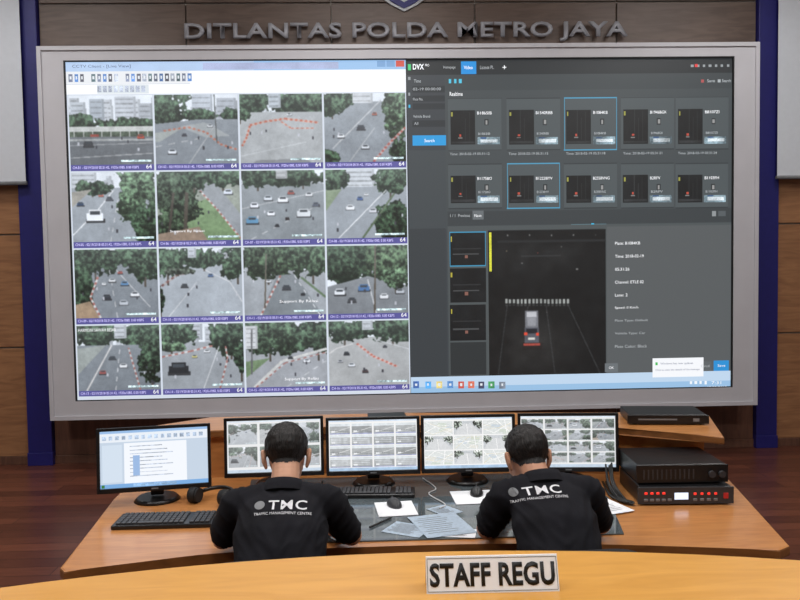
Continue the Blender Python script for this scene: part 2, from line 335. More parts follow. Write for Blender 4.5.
RW=(204,200,196); RR=(170,98,88)
def tile(c,k):
    S=(230,234,238); G=(130,136,142); G2=(150,156,162); T=(58,82,58); T2=(82,110,78)
    c.fill(None,S,.02)
    for i in range(9):
        x=c.rs.uniform(-.05,1); wd=c.rs.uniform(.05,.14); tp=c.rs.uniform(.02,.2); g=c.rs.uniform(170,204)
        c.bld(x,x+wd,tp,.42,(g-4,g,g+5))
    if k==0:
        c.bld(.02,.2,.1,.4,(178,184,190)); c.bld(.25,.42,.05,.36,(160,168,176)); c.bld(.46,.53,.15,.4,(190,194,198)); c.bld(.55,.8,.02,.4,(186,190,196)); c.bld(.84,1,.12,.4,(162,166,172))
        c.tree(.15,.4,.3,.12,T); c.tree(.75,.42,.4,.09,T); c.rect(0,.45,1,.52,(186,186,180),.12); c.rect(0,.52,1,.60,(70,82,66),.5)
        for i in range(9): c.rect(.05+.11*i,.52,.062+.11*i,.63,(180,180,174))
        c.rect(0,.6,1,1,(104,108,112),.08); c.rect(0,.63,1,.66,(160,162,160),.2); c.line((0,.72),(1,.69),.01,(160,160,160))
        c.car(.22,.7,.12,(60,62,66)); c.line((0,.9),(1,.84),.012,(170,170,170)); c.car(.85,.6,.08,(190,70,50)); c.rect(.25,.56,.35,.6,(150,60,50),.2)
    elif k==1:
        c.bld(.45,.7,.0,.3,(180,186,194)); c.bld(.75,.98,.05,.35,(168,173,180)); c.tree(.12,.2,.3,.26,T); c.tree(.5,.3,.3,.1,T); c.tree(.92,.3,.16,.1,T)
        c.poly([(0,.42),(.5,.36),(1,.36),(1,1),(0,1)],G,.06); c.poly([(.3,.46),(.6,.4),(.9,.6),(.6,.62)],(158,162,162)); c.path([(.1,.52),(.4,.47),(.62,.55),(.78,.72),(.98,.8)],.026,(186,100,76),.03,(160,150,146))
        c.line((0,.75),(.6,.62),.012,(180,180,180),.08); c.line((.4,1),(.75,.4),.01,(175,175,175)); c.poly([(.0,.55),(.3,.5),(.05,.68),(0,.68)],(160,165,160)); c.car(.66,.45,.06,(220,220,220)); c.line((.72,0),(.74,.7),.014,(80,84,84)); c.car(.35,.58,.06,(60,60,70)); c.car(.2,.82,.1,(215,218,222))
    elif k==2:
        c.tree(.15,.1,.3,.2,T); c.tree(.6,.12,.3,.16,T); c.bld(.35,.5,0,.2,(176,184,190)); c.tree(.95,.15,.2,.25,T)
        c.rect(0,.26,1,1,(168,170,170),.06); c.tree(.0,.3,.12,.1,T)
        c.path([(.12,.45),(.3,.4),(.55,.36),(.95,.42)],.03,(198,94,70),.03,(200,160,145)); c.path([(.12,.46),(.08,.62),(.02,.75)],.026,(198,94,70),.03,(200,160,145)); c.path([(.5,.4),(.62,.5),(.9,.5)],.02,(198,100,78),.03,(200,165,150))
        c.line((.0,.9),(.8,.7),.012,(190,192,192)); c.car(.6,.3,.05,(230,230,230)); c.poly([(.2,.96),(.8,.94),(.85,1),(.15,1)],(132,134,136))
    elif k==3:
        c.fill(c.Y>.12,(138,144,150),.08); c.tree(.1,.1,.25,.2,T); c.tree(.95,.2,.2,.45,T2); c.bld(.35,.6,0,.14,(204,206,208))
        c.line((.1,.8),(.7,.1),.015,(190,190,190)); c.path([(.6,1),(.78,.75),(1,.5)],.03,(182,88,78),.03,(190,165,160)); c.tree(.95,.85,.16,.16,T); c.line((.3,1),(.62,.5),.01,(180,180,180)); c.car(.45,.5,.1,(60,62,68)); c.car(.2,.62,.08,(230,230,230)); c.car(.62,.3,.06,(180,90,70)); c.tree(.05,.95,.15,.12,T); c.car(.5,.78,.09,(214,216,220))
    elif k==4:
        c.bld(.0,.3,0,.25,(190,194,198)); c.fill(c.Y>.22,G2,.06); c.tree(.25,.22,.25,.1,T); c.tree(.78,.3,.25,.42,T2); c.tree(.9,.75,.2,.3,T); c.poly([(0,.28),(.25,.24),(0,.5)],(150,144,132),.15)
        c.path([(.0,.9),(.3,.55),(.5,.26)],.016,(216,216,216)); c.car(.27,.62,.2,(240,242,244),.18); c.car(.45,.38,.08,(70,72,80)); c.car(.1,.45,.08,(40,60,90)); c.line((.45,1),(.55,.4),.012,(195,195,195),.07); c.car(.35,.33,.06,(190,90,70))
    elif k==5:
        c.fill(c.Y>.1,(142,148,134),.15); c.poly([(.3,.5),(.75,.35),(1,.9),(1,1),(.2,1)],(118,146,100),.16); c.poly([(.45,.2),(.7,.15),(1,.62),(1,.95)],(144,148,152),.06); c.path([(.52,.28),(.72,.55),(1,.98)],.02,RR,.035,RW)
        c.tree(.25,.3,.3,.45,(58,76,56)); c.tree(.8,.1,.3,.14,T); c.tree(.15,.8,.2,.25,(62,82,58)); c.line((.32,1),(.36,.3),.045,(76,68,58)); c.line((.12,1),(.2,.3),.03,(70,62,54)); c.car(.86,.3,.1,(210,215,225)); c.tree(.45,.12,.2,.14,T)
        c.poly([(0,.9),(.5,.8),(.6,1),(0,1)],(150,126,106),.15)
    elif k==6:
        c.rect(0,.2,1,1,(136,142,146),.07); c.tree(.2,.08,.35,.16,T); c.tree(.75,.1,.4,.13,T); c.bld(.42,.56,0,.12,(176,176,176))
        c.line((0,.55),(1,.3),.01,(190,190,190)); c.line((.1,1),(.95,.5),.012,(190,190,190),.08)
        for x,y,w,cc in ((.15,.5,.1,(230,230,235)),(.32,.4,.1,(210,215,220)),(.5,.42,.12,(235,235,235)),(.12,.72,.14,(90,146,186)),(.75,.62,.16,(225,228,230)),(.6,.32,.08,(160,70,60)),(.82,.35,.08,(225,225,225)),(.42,.8,.05,(40,40,44)),(.55,.7,.05,(50,40,40)),(.35,.62,.09,(236,236,238)),(.9,.5,.08,(90,96,110))): c.car(x,y,w,cc)
    elif k==7:
        c.bld(.1,.6,.0,.25,(206,210,214)); c.fill(c.Y>.25,G2,.05); c.tree(.12,.12,.16,.2,T); c.tree(.8,.15,.25,.22,T); c.tree(.85,.8,.25,.3,(50,72,50)); c.poly([(0,.3),(.2,.28),(0,.6)],(130,148,114),.12)
        c.line((.15,1),(.75,.3),.015,(215,215,215)); c.line((.45,1),(.85,.35),.025,(88,106,78)); c.car(.3,.55,.1,(230,230,230)); c.car(.42,.42,.07,(60,90,150)); c.car(.58,.6,.09,(200,200,205)); c.car(.5,.36,.05,(220,220,220))
    elif k==8:
        c.fill(c.Y>.1,(126,132,138),.07); c.tree(.25,.12,.4,.25,(54,76,54)); c.tree(.85,.15,.3,.3,T); c.tree(.05,.6,.18,.4,(50,72,50)); c.path([(.28,.4),(.18,.7),(.3,1)],.025,RR,.04,RW)
        c.line((.5,1),(.42,.3),.012,(190,190,190),.08); c.line((.9,.85),(.5,.3),.012,(190,190,190)); c.poly([(.0,.8),(.18,.75),(.28,1),(0,1)],(160,132,104),.12)
        for x,y,w,cc in ((.45,.45,.08,(220,220,220)),(.6,.5,.09,(80,130,180)),(.38,.7,.1,(50,52,58)),(.72,.66,.1,(230,230,230)),(.55,.34,.06,(170,70,60)),(.35,.5,.05,(230,230,230)),(.58,.78,.1,(190,194,200))): c.car(x,y,w,cc)
    elif k==9:
        c.rect(0,.25,1,1,(164,170,176),.05); c.tree(.1,.2,.25,.25,T); c.tree(.55,.15,.3,.14,T); c.tree(.95,.2,.2,.25,T); c.bld(.35,.45,.0,.14,(186,190,196))
        c.path([(.02,.55),(.2,.4),(.4,.33)],.03,(120,76,70),.04,(170,160,156)); c.tree(.22,.34,.2,.05,(70,80,66)); c.path([(.55,.32),(.85,.5),(1,.8)],.012,(204,204,204)); c.car(.3,.55,.08,(60,62,66)); c.car(.62,.4,.06,(70,100,150)); c.path([(.1,1),(.45,.5)],.01,(205,205,205)); c.tree(.0,.75,.06,.2,T)
    elif k==10:
        c.rect(0,.35,1,1,(154,158,162),.06); c.tree(.3,.15,.4,.3,(58,80,54)); c.tree(.85,.12,.3,.32,(62,86,60)); c.poly([(.4,.42),(.62,.4),(.95,1),(.2,1)],(124,130,134),.06)
        c.path([(.45,.42),(.2,1)],.022,RR,.04,RW); c.line((.62,.42),(.92,1),.012,(215,215,215),.06); c.line((.7,.45),(1,.75),.03,(94,116,84)); c.car(.52,.6,.1,(60,62,68)); c.car(.3,.5,.06,(220,220,220)); c.car(.72,.7,.05,(40,42,46)); c.line((.25,.9),(.28,.1),.018,(96,88,76))
    elif k==11:
        c.tree(.3,.2,.5,.35,(50,72,50)); c.tree(.8,.25,.35,.4,(68,92,62)); c.poly([(0,.6),(.5,.45),(1,.6),(1,1),(0,1)],(128,132,136),.06); c.tree(.85,.5,.2,.16,T2); c.line((.5,.5),(.6,1),.015,(200,200,200))
        for x,y,w,cc in ((.15,.68,.13,(230,232,235)),(.45,.62,.14,(70,112,166)),(.3,.8,.1,(70,72,76)),(.7,.75,.1,(235,235,235)),(.9,.68,.1,(190,194,200))): c.car(x,y,w,cc)
        c.line((.58,1),(.6,.0),.02,(90,80,68))
    elif k==12:
        c.tree(.2,.1,.4,.2,T); c.tree(.85,.15,.3,.25,T); c.rect(0,.3,1,1,(122,128,134),.07); c.tree(.9,.5,.2,.35,(52,74,52)); c.bld(.45,.6,.0,.2,(184,188,192)); c.poly([(.0,.35),(.35,.3),(0,.75)],(148,154,148),.1)
        c.path([(.1,1),(.42,.3)],.02,RW); c.line((.45,1),(.52,.3),.012,(200,200,200),.07); c.car(.42,.5,.08,(60,64,70)); c.car(.55,.62,.09,(230,230,230)); c.car(.3,.72,.08,(160,80,76))
        c.path([(.75,1),(.62,.35)],.018,RR,.04,RW)
    elif k==13:
        c.bld(.3,.5,.0,.25,(182,186,192)); c.rect(0,.28,1,1,(150,154,158),.05); c.tree(.15,.15,.3,.2,T); c.tree(.85,.15,.3,.3,T); c.tree(.97,.5,.1,.3,(56,80,56)); c.path([(.0,.5),(.35,.42),(.62,.34)],.025,RR,.04,RW); c.tree(.12,.35,.2,.08,T2)
        c.car(.2,.68,.24,(36,38,42),.18); c.line((.5,1),(.7,.35),.012,(200,200,200)); c.car(.55,.42,.07,(220,220,220)); c.path([(.7,1),(.8,.55),(.78,.35)],.02,RR,.04,RW); c.car(.4,.5,.06,(210,196,110))
    elif k==14:
        c.rect(0,.4,1,1,(156,158,162),.05); c.tree(.3,.2,.45,.3,(60,84,58)); c.tree(.9,.2,.3,.3,T); c.bld(.0,.15,.05,.4,(204,204,204)); c.path([(.1,1),(.45,.6),(1,.42)],.04,(204,202,196)); c.path([(.12,1),(.48,.63),(1,.47)],.016,RR,.04,RW)
        c.poly([(.0,.6),(.3,.55),(.0,.85)],(108,132,92),.15); c.line((.5,1),(1,.6),.012,(200,200,200),.07); c.car(.55,.55,.06,(50,52,56)); c.car(.75,.6,.08,(230,230,232)); c.line((.07,.8),(.08,.1),.02,(90,90,90))
    else:
        c.rect(0,.25,1,1,(170,170,168),.05); c.tree(.2,.12,.4,.2,T); c.tree(.8,.12,.4,.2,T); c.bld(.42,.55,.0,.14,(186,190,194)); c.path([(.35,.35),(.55,.55),(.85,.72)],.03,(198,98,80),.03,(214,174,164)); c.path([(.3,.35),(.1,.42),(0,.5)],.02,RW)
        c.car(.22,.5,.07,(40,42,46)); c.car(.28,.68,.08,(230,232,235)); c.car(.14,.62,.06,(190,190,195)); c.car(.45,.78,.07,(80,60,60)); c.line((.6,.3),(1,.45),.012,(205,205,205)); c.car(.7,.4,.05,(60,60,66))
    for i in range(5):
        x=c.rs.uniform(.05,.95); y=c.rs.uniform(.5,.9); w=.006+.006*y
        c.rect(x-w,y-w*3,x+w,y+w*1.5,(62,62,68) if i%3 else (190,190,196))
    a=c.a
    b=a*(.84)+a.mean(axis=2,keepdims=True)*.16
    # broad random mottling over the whole tile
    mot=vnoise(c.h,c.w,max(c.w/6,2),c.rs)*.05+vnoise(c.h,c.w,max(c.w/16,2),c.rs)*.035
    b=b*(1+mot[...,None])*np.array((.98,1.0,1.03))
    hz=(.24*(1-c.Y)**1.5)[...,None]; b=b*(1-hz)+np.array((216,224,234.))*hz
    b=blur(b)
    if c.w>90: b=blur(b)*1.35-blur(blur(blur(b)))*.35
    a[:]=np.clip(b+c.rs.normal(0,3.0,(c.h,c.w,1)),0,255)
    c.rect(.60,.93,.97,.96,(196,220,226),.5)

# ---------------------------------------------------------------- video wall
VW=empty('video_wall',(0,7.1,0))
def P3(x,z,y=7.1): return (x,y-7.1,z)
def ring(bm,o,i,y0,y1):
    (ox0,ox1,oz0,oz1),(ix0,ix1,iz0,iz1)=o,i
    for (x0,x1,z0,z1) in ((ox0,ix0,oz0,oz1),(ix1,ox1,oz0,oz1),(ix0,ix1,oz0,iz0),(ix0,ix1,iz1,oz1)):
        add_box(bm,Vector(((x0+x1)/2,(y0+y1)/2,(z0+z1)/2)),(x1-x0,y1-y0,z1-z0))
OP=(-2.625,3.262,.645,3.61)
bm=bmesh.new(); ring(bm,(-2.825,3.465,.50,3.71),OP,0.0,.372); mobj('bezel_panel',bm,M['frame'],VW)
bm=bmesh.new(); ring(bm,(-2.845,3.485,.48,3.73),(-2.81,3.45,.515,3.695),-.015,.372); mobj('bezel_trim',bm,M['frame'],VW)
SX0,SXM,SX1,SZ0,SZ1=-2.613,.335,3.25,.652,3.60
bm=bmesh.new(); ring(bm,OP,(SX0,SX1,SZ0,SZ1),.0,.06); add_box(bm,Vector((.32,.06,2.12)),(5.86,.02,2.95)); mobj('screen_gasket',bm,M['blackm'],VW)
W1,H1=680,660
A=np.ones((H1,W1,3))*np.array((206,214,226.))
C=Cv(A,3)
def prect(C,f,x0,y0,x1,y1,c,amp=0):
    a=f(x0,y0); b=f(x1,y1); C.rect(a[0],a[1],b[0],b[1],c,amp)
C.rect(0,0,1,.028,(150,188,228)); C.rect(0,0,.55,.028,(176,200,232),.04); C.rect(.4,.004,.8,.024,(170,180,214),.1)
for i,cc in enumerate(((120,160,205),(120,160,205),(205,80,66))): C.rect(.915+.028*i,.002,.94+.028*i,.02,cc)
C.rect(0,.028,1,.094,(242,244,248)); C.rect(0,.028,.36,.062,(226,229,234)); C.rect(.09,.066,.24,.092,(214,222,228))
for i in range(22):
    if i in(3,9,): continue
    x=.008+.0165*i; C.rect(x,.035,x+.011,.057,[(110,118,140),(84,126,186),(84,86,100),(160,168,184),(96,122,130)][i%5],.5)
    C.rect(x+.003,.041,x+.008,.050,(220,226,232))
for i in range(9): C.rect(.09+.016*i,.07,.101+.016*i,.088,(160,168,184),.5)
C.rect(0,.064,.36,.0655,(190,196,206))
cols=[(.005,.248),(.255,.498),(.505,.748),(.755,.997)]
rws=[(.097,.300),(.323,.527),(.550,.754),(.777,.972)]
for r in range(4):
    for k in range(4):
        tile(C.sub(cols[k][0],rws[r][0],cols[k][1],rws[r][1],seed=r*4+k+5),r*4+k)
        y=rws[r][1]; C.rect(cols[k][0],y,cols[k][1],y+.018,(88,86,150),.05); 
to_mesh('left_screen',A,[P3(SX0,SZ1),P3(SXM,SZ1),P3(SX0,SZ0),P3(SXM,SZ0)],VW,M['screen']).location=(0,.02,0)
def emat(name,c): return mat(name,c,.5,var=0,emit=c,es=.95)
E={'w':emat('screen_text_white',(215,218,222)),'l':emat('screen_text_lilac',(190,186,232)),'g':emat('screen_text_grey',(150,156,160)),'k':emat('screen_text_dark',(70,80,110))}
class TextBatch:
    def __init__(s): s.b={}
    def add(s,key,txt,x,z,h,w=None,align='L',bold=0):
        t=text_mesh(txt,w,h,0,bold,align=align); bm=s.b.setdefault(key,bmesh.new())
        merge(bm,t,Matrix.Translation((x,.012,z))@Matrix.Rotation(math.pi/2,4,'X'))
    def flush(s,prefix,parent):
        for k,b in s.b.items():
            mobj(prefix+'_'+k,b,E[k],parent)
TB=TextBatch()
def lx(u): return SX0+(SXM-SX0)*u
def lz(v): return SZ1+(SZ0-SZ1)*v
for r in range(4):
    for k in range(4):
        TB.add('l','CH-%02d - 02/19/2018 05:31:42, 1920x1080, 0.00 KBPS'%(r*4+k+1),lx(cols[k][0]+.006),lz(rws[r][1]+.009),.026,.57)
        TB.add('w','64',lx(cols[k][1]-.022),lz(rws[r][1]+.007),.036)
TB.add('w','Support By Relasi',lx(.61),lz(.715),.03,.34); TB.add('w','Support By Relasi',lx(.62),lz(.95),.03,.3)
TB.add('w','HARMONI SAWAH BESAR',lx(.01),lz(.79),.028,.33); TB.add('w','Support By Relasi',lx(.29),lz(.50),.026,.3)
TB.add('k','CCTV Client - [Live View]',lx(.02),lz(.014),.032,.5)
# right screen
W2,H2=560,560
B=np.ones((H2,W2,3))*np.array((66,72,75.)); C=Cv(B,8)
def pr(px,py):
    l=407+3*(py-60)/331.; hgt=335-8*(px-407)/324.; return ((px-l)/(731.5-l),(py-60)/hgt)
def R_(x0,y0,x1,y1,c,amp=0): prect(C,pr,x0,y0,x1,y1,c,amp)
R_(407,60,732,75,(36,40,43)); R_(407,75,732,90,(60,66,69)); R_(407,75,447,380,(58,63,68)); R_(446,90,447,377,(40,44,47))
R_(409,64,412,70,(70,200,120)); R_(461,62,476,74,(30,140,215))
for x in range(690,730,6): R_(x,66.5,x+2.4,69,(150,156,160))
R_(694,66,697,69,(220,60,60)); 
for i in range(3): R_(449+5*i,79,451.5+5*i,83,(80,190,220))
R_(700,81,703,84,(170,80,80)); R_(717,81,720,84,(170,175,178))
for y in (86,95,103,120,): R_(413,y,445,y+6,(44,48,52))
R_(413,135,446,145,(40,150,214)); R_(409,77,411.5,80,(150,155,160)); R_(409,92,411,95,(150,155,160)); R_(409,104,411,107,(60,180,220))
R_(409,150,446,228,(64,70,74)); R_(409,228,446,377,(56,61,65))
cx=[448,506,563,620,675]
for rr,(y0,y1) in enumerate(((98,150),(163,208))):
    for i,x in enumerate(cx):
        x1=x+53; R_(x,y0,x1,y1,(76,83,86)); 
        hl=(rr==0 and i==2) or (rr==1 and i==1)
        if hl:
            for q in ((x,y0,x1,y0+.8),(x,y0,x+.8,y1),(x1-.8,y0,x1,y1),(x,y1-.8,x1,y1)): R_(*q,(76,150,184))
        else:
            R_(x,y0,x1,y0+.8,(52,57,60)); R_(x,y1-.8,x1,y1,(52,57,60))
        R_(x+2,y0+12,x+27,y1-6,(22,24,26),.35)
        R_(x+13,y0+12,x+13.7,y1-14,(46,48,50)); R_(x+17,y0+20,x+17.7,y1-10,(42,44,46)); R_(x+21,y0+14,x+21.7,y1-8,(40,42,44)); R_(x+3,y0+14,x+4.4,y0+18,(150,150,70)); R_(x+11,y1-16,x+13,y1-14,(180,76,60)); R_(x+10,y1-13,x+14,y1-12,(120,120,120)); R_(x+3,y1-9,x+26,y1-7,(44,46,48),.4)
        R_(x+29,y1-13,x+51,y1-6,(120,140,150),.6); R_(x+32,y1-11,x+49,y1-8,(200,210,216),.35); R_(x+32,y1-13,x+38,y1-11.6,(60,90,130),.3)
        R_(x+36,y0+21,x+40,y0+27,(40,44,46)); R_(x+37,y0+22,x+39,y0+26,(150,150,150)); 
R_(447,211,732,222,(58,63,66)); R_(472,210,483,219,(100,106,110))
R_(712,211,716,216,(140,145,148)); R_(718,211,726,216,(84,90,94)); R_(570,224,605,224.8,(90,120,130)); R_(590,223,593,225.5,(60,180,220))
R_(447,226,732,377,(76,82,84)); R_(606,226,732,377,(86,90,92))
for y0,y1 in ((232,265),(268,302),(305,341)):
    R_(449,y0,485,y1,(24,26,28),.3); R_(452,y1-12,478,y1-11,(70,72,74)); R_(450,y0+4,451.5,y0+9,(170,160,60)); R_(464,y1-10,467,y1-7,(130,90,80)); R_(452,y0+16,480,y0+16.8,(44,46,48))
for q in ((449,231,485,232),(449,265,485,266),(449,231,450,266),(484,231,485,266)): R_(*q,(60,140,176))
R_(449,343,485,376,(46,50,52))
R_(487,230,605,377,(20,21,22),.25)
gx,gy=pr(532,345); d2=((C.X-gx)/.12)**2+((C.Y-gy)/.1)**2; inb=(C.X>pr(487,300)[0])&(C.X<pr(605,300)[0])&(C.Y>pr(500,230)[1])&(C.Y<pr(500,377)[1])  # soft glow of lit road painted into the detail picture's colours
B[inb]+= (np.exp(-d2)*20*(1+.4*C.fn))[inb][:,None]*np.array((1.05,1,.95))
gx,gy=pr(537,255); d2=((C.X-gx)/.15)**2+((C.Y-gy)/.05)**2; B[inb]+= (np.exp(-d2)*12*(1+.8*C.fn))[inb][:,None]
for (p,q) in (((506,306),(497,376)),((527,306),(524,322)),((566,303),(600,376)),((545,306),(554,376))): C.line(pr(*p),pr(*q),.0022,(62,64,66))
for i in range(17):
    x=504+3.85*i; R_(x,299,x+2.3,303.6,(150,154,152),.2); R_(x,304.5,x+2.3,306,(64,66,66),.2)
R_(496,240,604,240.7,(38,40,42)); R_(520,255,560,255.8,(52,54,56)); R_(545,312,546.5,313,(130,130,130)); R_(575,268,577,269.5,(110,110,110)); R_(520,262,521.5,263.5,(110,110,110)); R_(536,252,537.5,253,(120,60,60)); R_(560,246,561,247,(110,110,110)); R_(505,250,506,251,(120,110,90))
for i in range(5): R_(506+22*i,234,507+22*i,235.5,(130,130,130))
R_(521,343,541,350,(38,34,34),.4); R_(524,311,537,331,(104,106,112),.3); R_(525.5,312,535.5,317,(180,182,188),.1); R_(526,318,535,326,(130,132,138),.2); R_(523.5,328,537.5,343,(78,80,88),.25); R_(525,329,536,334,(34,36,42)); R_(523,333,526,336,(220,76,56)); R_(535,333,538,336,(220,76,56)); R_(527,338,534,340.5,(205,205,200)); R_(522,344,539,346,(150,66,58),.3)
x0,y0=pr(488,230); x1,y1=pr(604,376); sl=(slice(int(y0*H2),int(y1*H2)),slice(int(x0*W2),int(x1*W2))); B[sl]=blur(B[sl])
R_(488,232,490.6,271,(205,205,60),.25)
R_(604,364,617,373,(104,110,114)); R_(714,361,730,371,(44,140,206)); R_(699,362,712,371,(92,97,100))
R_(407,379,732,397,(148,186,220)); R_(407,379,732,381,(186,208,230))
for x,cc in ((412,(70,110,180)),(424,(80,150,210)),(435,(215,196,126)),(446,(90,140,200)),(457,(200,90,78)),(467,(204,110,90)),(477,(60,62,84)),(487,(80,164,104)),(498,(130,140,156))): R_(x,383,x+6,390,cc,.35); R_(x+2,385,x+4,387.5,(222,228,234))
for x in (690,695,700,705): R_(x,382,x+2.5,385,(235,240,245))
R_(652,359,704,377,(238,240,244)); R_(655,363,657.5,366,(60,180,80))
to_mesh('right_screen',B,[P3(SXM+.004,SZ1),P3(SX1,SZ1),P3(SXM+.004,SZ0),P3(SX1,SZ0)],VW,M['screen']).location=(0,.02,0)
def T2(key,txt,px,py,hpx,wpx=None,bold=0,align='L'):
    u,v=pr(px,py); TB.add(key,txt,SXM+(SX1-SXM)*u,SZ1+(SZ0-SZ1)*v,hpx*.0088,wpx*.0088 if wpx else None,align,bold)
T2('w','DVX',414,67,5.5,11,.02); T2('w','PRO',426,65.5,2.4,4); T2('g','Homepage',444,68,3.4,12); T2('w','Video',464,68,3.4,9); T2('g','License Pl..',480,68,3.4,14); T2('w','+',502,68,4)
T2('w','Realtime',450,94,4,13); T2('g','Time',415,81,3.2,7); T2('g','02-19 00:00:00',414,89,2.6,28); T2('g','Plate No.',414,99,2.6,10); T2('g','Vehicle Brand',414,116,2.6,17); T2('g','All',415,123,2.6,4); T2('w','Search',425,140,3.2,10)
T2('g','Save',706,82.5,3,8); T2('g','Search',721,82.5,3,9)
plates=[['B1865IB','B1540RBB','B1084KB','B1946BGK','B8107ZI'],['B1175BO','B1223BYV','B2358VNG','B2RFV','B1103PH']]
for rr,(y0,y1) in enumerate(((98,150),(163,208))):
    for i,x in enumerate(cx):
        T2('w',plates[rr][i],x+29,y0+15,2.9,len(plates[rr][i])*2.1); T2('g',plates[rr][i],x+30,y1-16.5,2.3,12)
        if rr==0: T2('g','Time: 2018-02-19 05:31:%02d'%(12+i*3+rr),x+2,y1+3.5,2.4,40)
T2('g','1 / 1  Previous',450,215,3,20); T2('w','Next',474,215,2.8,7)
for i,s in enumerate(('Plate: B1084KB','Time: 2018-02-19','05:31:26','Channel: ETLE 02','Lane: 2','Speed: 0 Km/h','Plate Type: Default','Vehicle Type: Car','Plate Color: Black')):
    T2('w' if i<6 else 'g',s,614,243+13*i,3,min(34,len(s)*1.85))
T2('w','OK',608,368.5,2.6,5); T2('w','Save',718,366,2.6,8); T2('g','Cancel',701,366.5,2.6,9); T2('k','Windows has new updates',660,364.5,2.6,34); T2('k','Click to view the details of the message',655,371,2.4,46)
T2('w','7:31',712,383.5,3,10); T2('w','19/02/2018',708,388.5,3,20)
TB.flush('screen_text',VW)

mobj('wall_lettering',text_mesh('DITLANTAS POLDA METRO JAYA',4.05,.175,.03,.02),M['lett'],None,(.375,YN-.062,3.925),UP)
e=empty('wall_emblem',(.345,YN-.03,4.12))
def shield(s,y0,y1,dz=0):
    pts=[(0,0),(.12,.06),(.24,.15),(.25,.28),(.22,.42),(0,.46),(-.22,.42),(-.25,.28),(-.24,.15),(-.12,.06)]
    bm=bmesh.new(); add_slab(bm,[(p[0]*s,p[1]*s+dz) for p in pts],y0,y1,.003); return bm
mobj('shield_rim',shield(1,.0,.02),M['embw'],e,(0,0,0),UP)
mobj('shield_field',shield(.88,.02,.03,.025),M['navy'],e,(0,0,0),UP)
bm=bmesh.new(); add_slab(bm,[(-.14,.16),(0,.08),(.14,.16),(.14,.22),(0,.14),(-.14,.22)],.03,.036); mobj('chevron',bm,M['embw'],e,(0,0,0),UP)

# ---------------------------------------------------------------- console desk
DK=empty('console_desk',(0,0,0))
ft=catmull([(-1.12,2.86,0),(-.88,2.93,0),(-.6,3.0,0),(-.2,3.02,0),(.43,3.02,0),(.93,2.97,0),(1.5,2.87,0)],5)
top=[(p.x,p.y) for p in ft]+[(1.56,2.91),(1.72,3.75),(1.78,4.15),(1.34,4.30),(.15,4.42),(-.9,4.42),(-1.24,4.25),(-1.22,3.73),(-1.15,2.90)]
bm=bmesh.new(); add_slab(bm,top,.71,.75,.008,0,1); mobj('desktop',bm,[M['desk'],M['deskedge']],DK)
bm=bmesh.new()
add_box(bm,Vector((-1.13,3.5,.355)),(.035,1.2,.71),.003,rot=(0,0,.05)); add_box(bm,Vector((1.6,3.55,.355)),(.035,1.2,.71),.003,rot=(0,0,-.18)); add_box(bm,Vector((.15,4.3,.355)),(2.9,.03,.71),.003); add_box(bm,Vector((.15,3.6,.355)),(.34,.7,.71),.004)
mobj('base_panels',bm,M['desk'],DK)
bm=bmesh.new(); add_slab(bm,[(-.40,3.075),(.98,3.075),(1.06,3.55),(1.0,3.9),(.85,4.0),(-.62,4.0),(-.6,3.7)],.75,.756,.0015); mobj('desk_glass_plate',bm,M['glass'])
HT=empty('equipment_shelf',(0,0,.75))
hb=[(-1.15,4.20),(-.9,4.40),(.15,4.40),(1.34,4.28),(1.78,4.15)]
hf=[(1.63,3.63),(1.5,3.72),(1.2,3.90),(.8,4.02),(.15,4.07),(-.55,4.07),(-.95,4.03)]
bm=bmesh.new(); add_slab(bm,hb+hf,.215,.25,.006,0,1)
hf2=[(1.61,3.81),(1.5,3.83),(1.2,3.95),(.8,4.06),(.15,4.11),(-.55,4.11),(-.92,4.07)]; hb2=[(-1.10,4.20),(-.9,4.38),(.15,4.38),(1.34,4.26),(1.74,4.12)]
add_slab(bm,hb2+hf2,.0,.215,0,0); mobj('hutch',bm,[M['desk'],M['deskedge']],HT)

# ---------------------------------------------------------------- monitors
def finish_ui(c):
    c.rect(0,.945,1,1,(170,196,222),.1); c.rect(0,0,1,.035,(206,220,236),.1)
def grid_pic(w,h,nc,nr,wash,seed,order,bg=225.):
    A=np.ones((h,w,3))*bg; c=Cv(A,seed); n=0
    for r in range(nr):
        for k in range(nc):
            tile(c.sub((k+.04)/nc,.05+(r+.04)/nr*.88,(k+.96)/nc,.05+(r+.92)/nr*.88,seed=seed+n),order[n%len(order)]); n+=1
    finish_ui(c); g=A.mean(axis=2,keepdims=True); A=A*.7+g*.3
    return A*(1-wash)+np.array((236,240,244))*wash
def pic_table(w,h):
    A=np.ones((h,w,3))*236.; c=Cv(A,77)
    for r in range(4):
        for k in range(4):
            x0=(k+.04)/4; x1=(k+.96)/4; y0=.06+(r+.05)*.22; y1=.06+(r+.9)*.22
            g=158+c.rs.uniform(-14,26); c.rect(x0,y0,x1,y1,(g,g+3,g+5),.12); c.rect(x0,y0,x1,y0+.05,(216,222,226),.08)
            if r%2==0: c.line((x0,y1),(x1,y0+.07),.012,(206,208,208)); c.line((x0,y0+.12),(x1,y1-.02),.008,(120,124,128))
            else:
                for j in range(3): c.rect(x0+.01,y0+.07+j*.035,x1-.03,y0+.085+j*.035,(198,202,206),.15)
            c.rect(x0+.02,y1-.05,x0+.06,y1-.02,(232,234,236)); c.rect(x0,y1,x1,y1+.018,(150,156,190),.2)
    finish_ui(c); return A
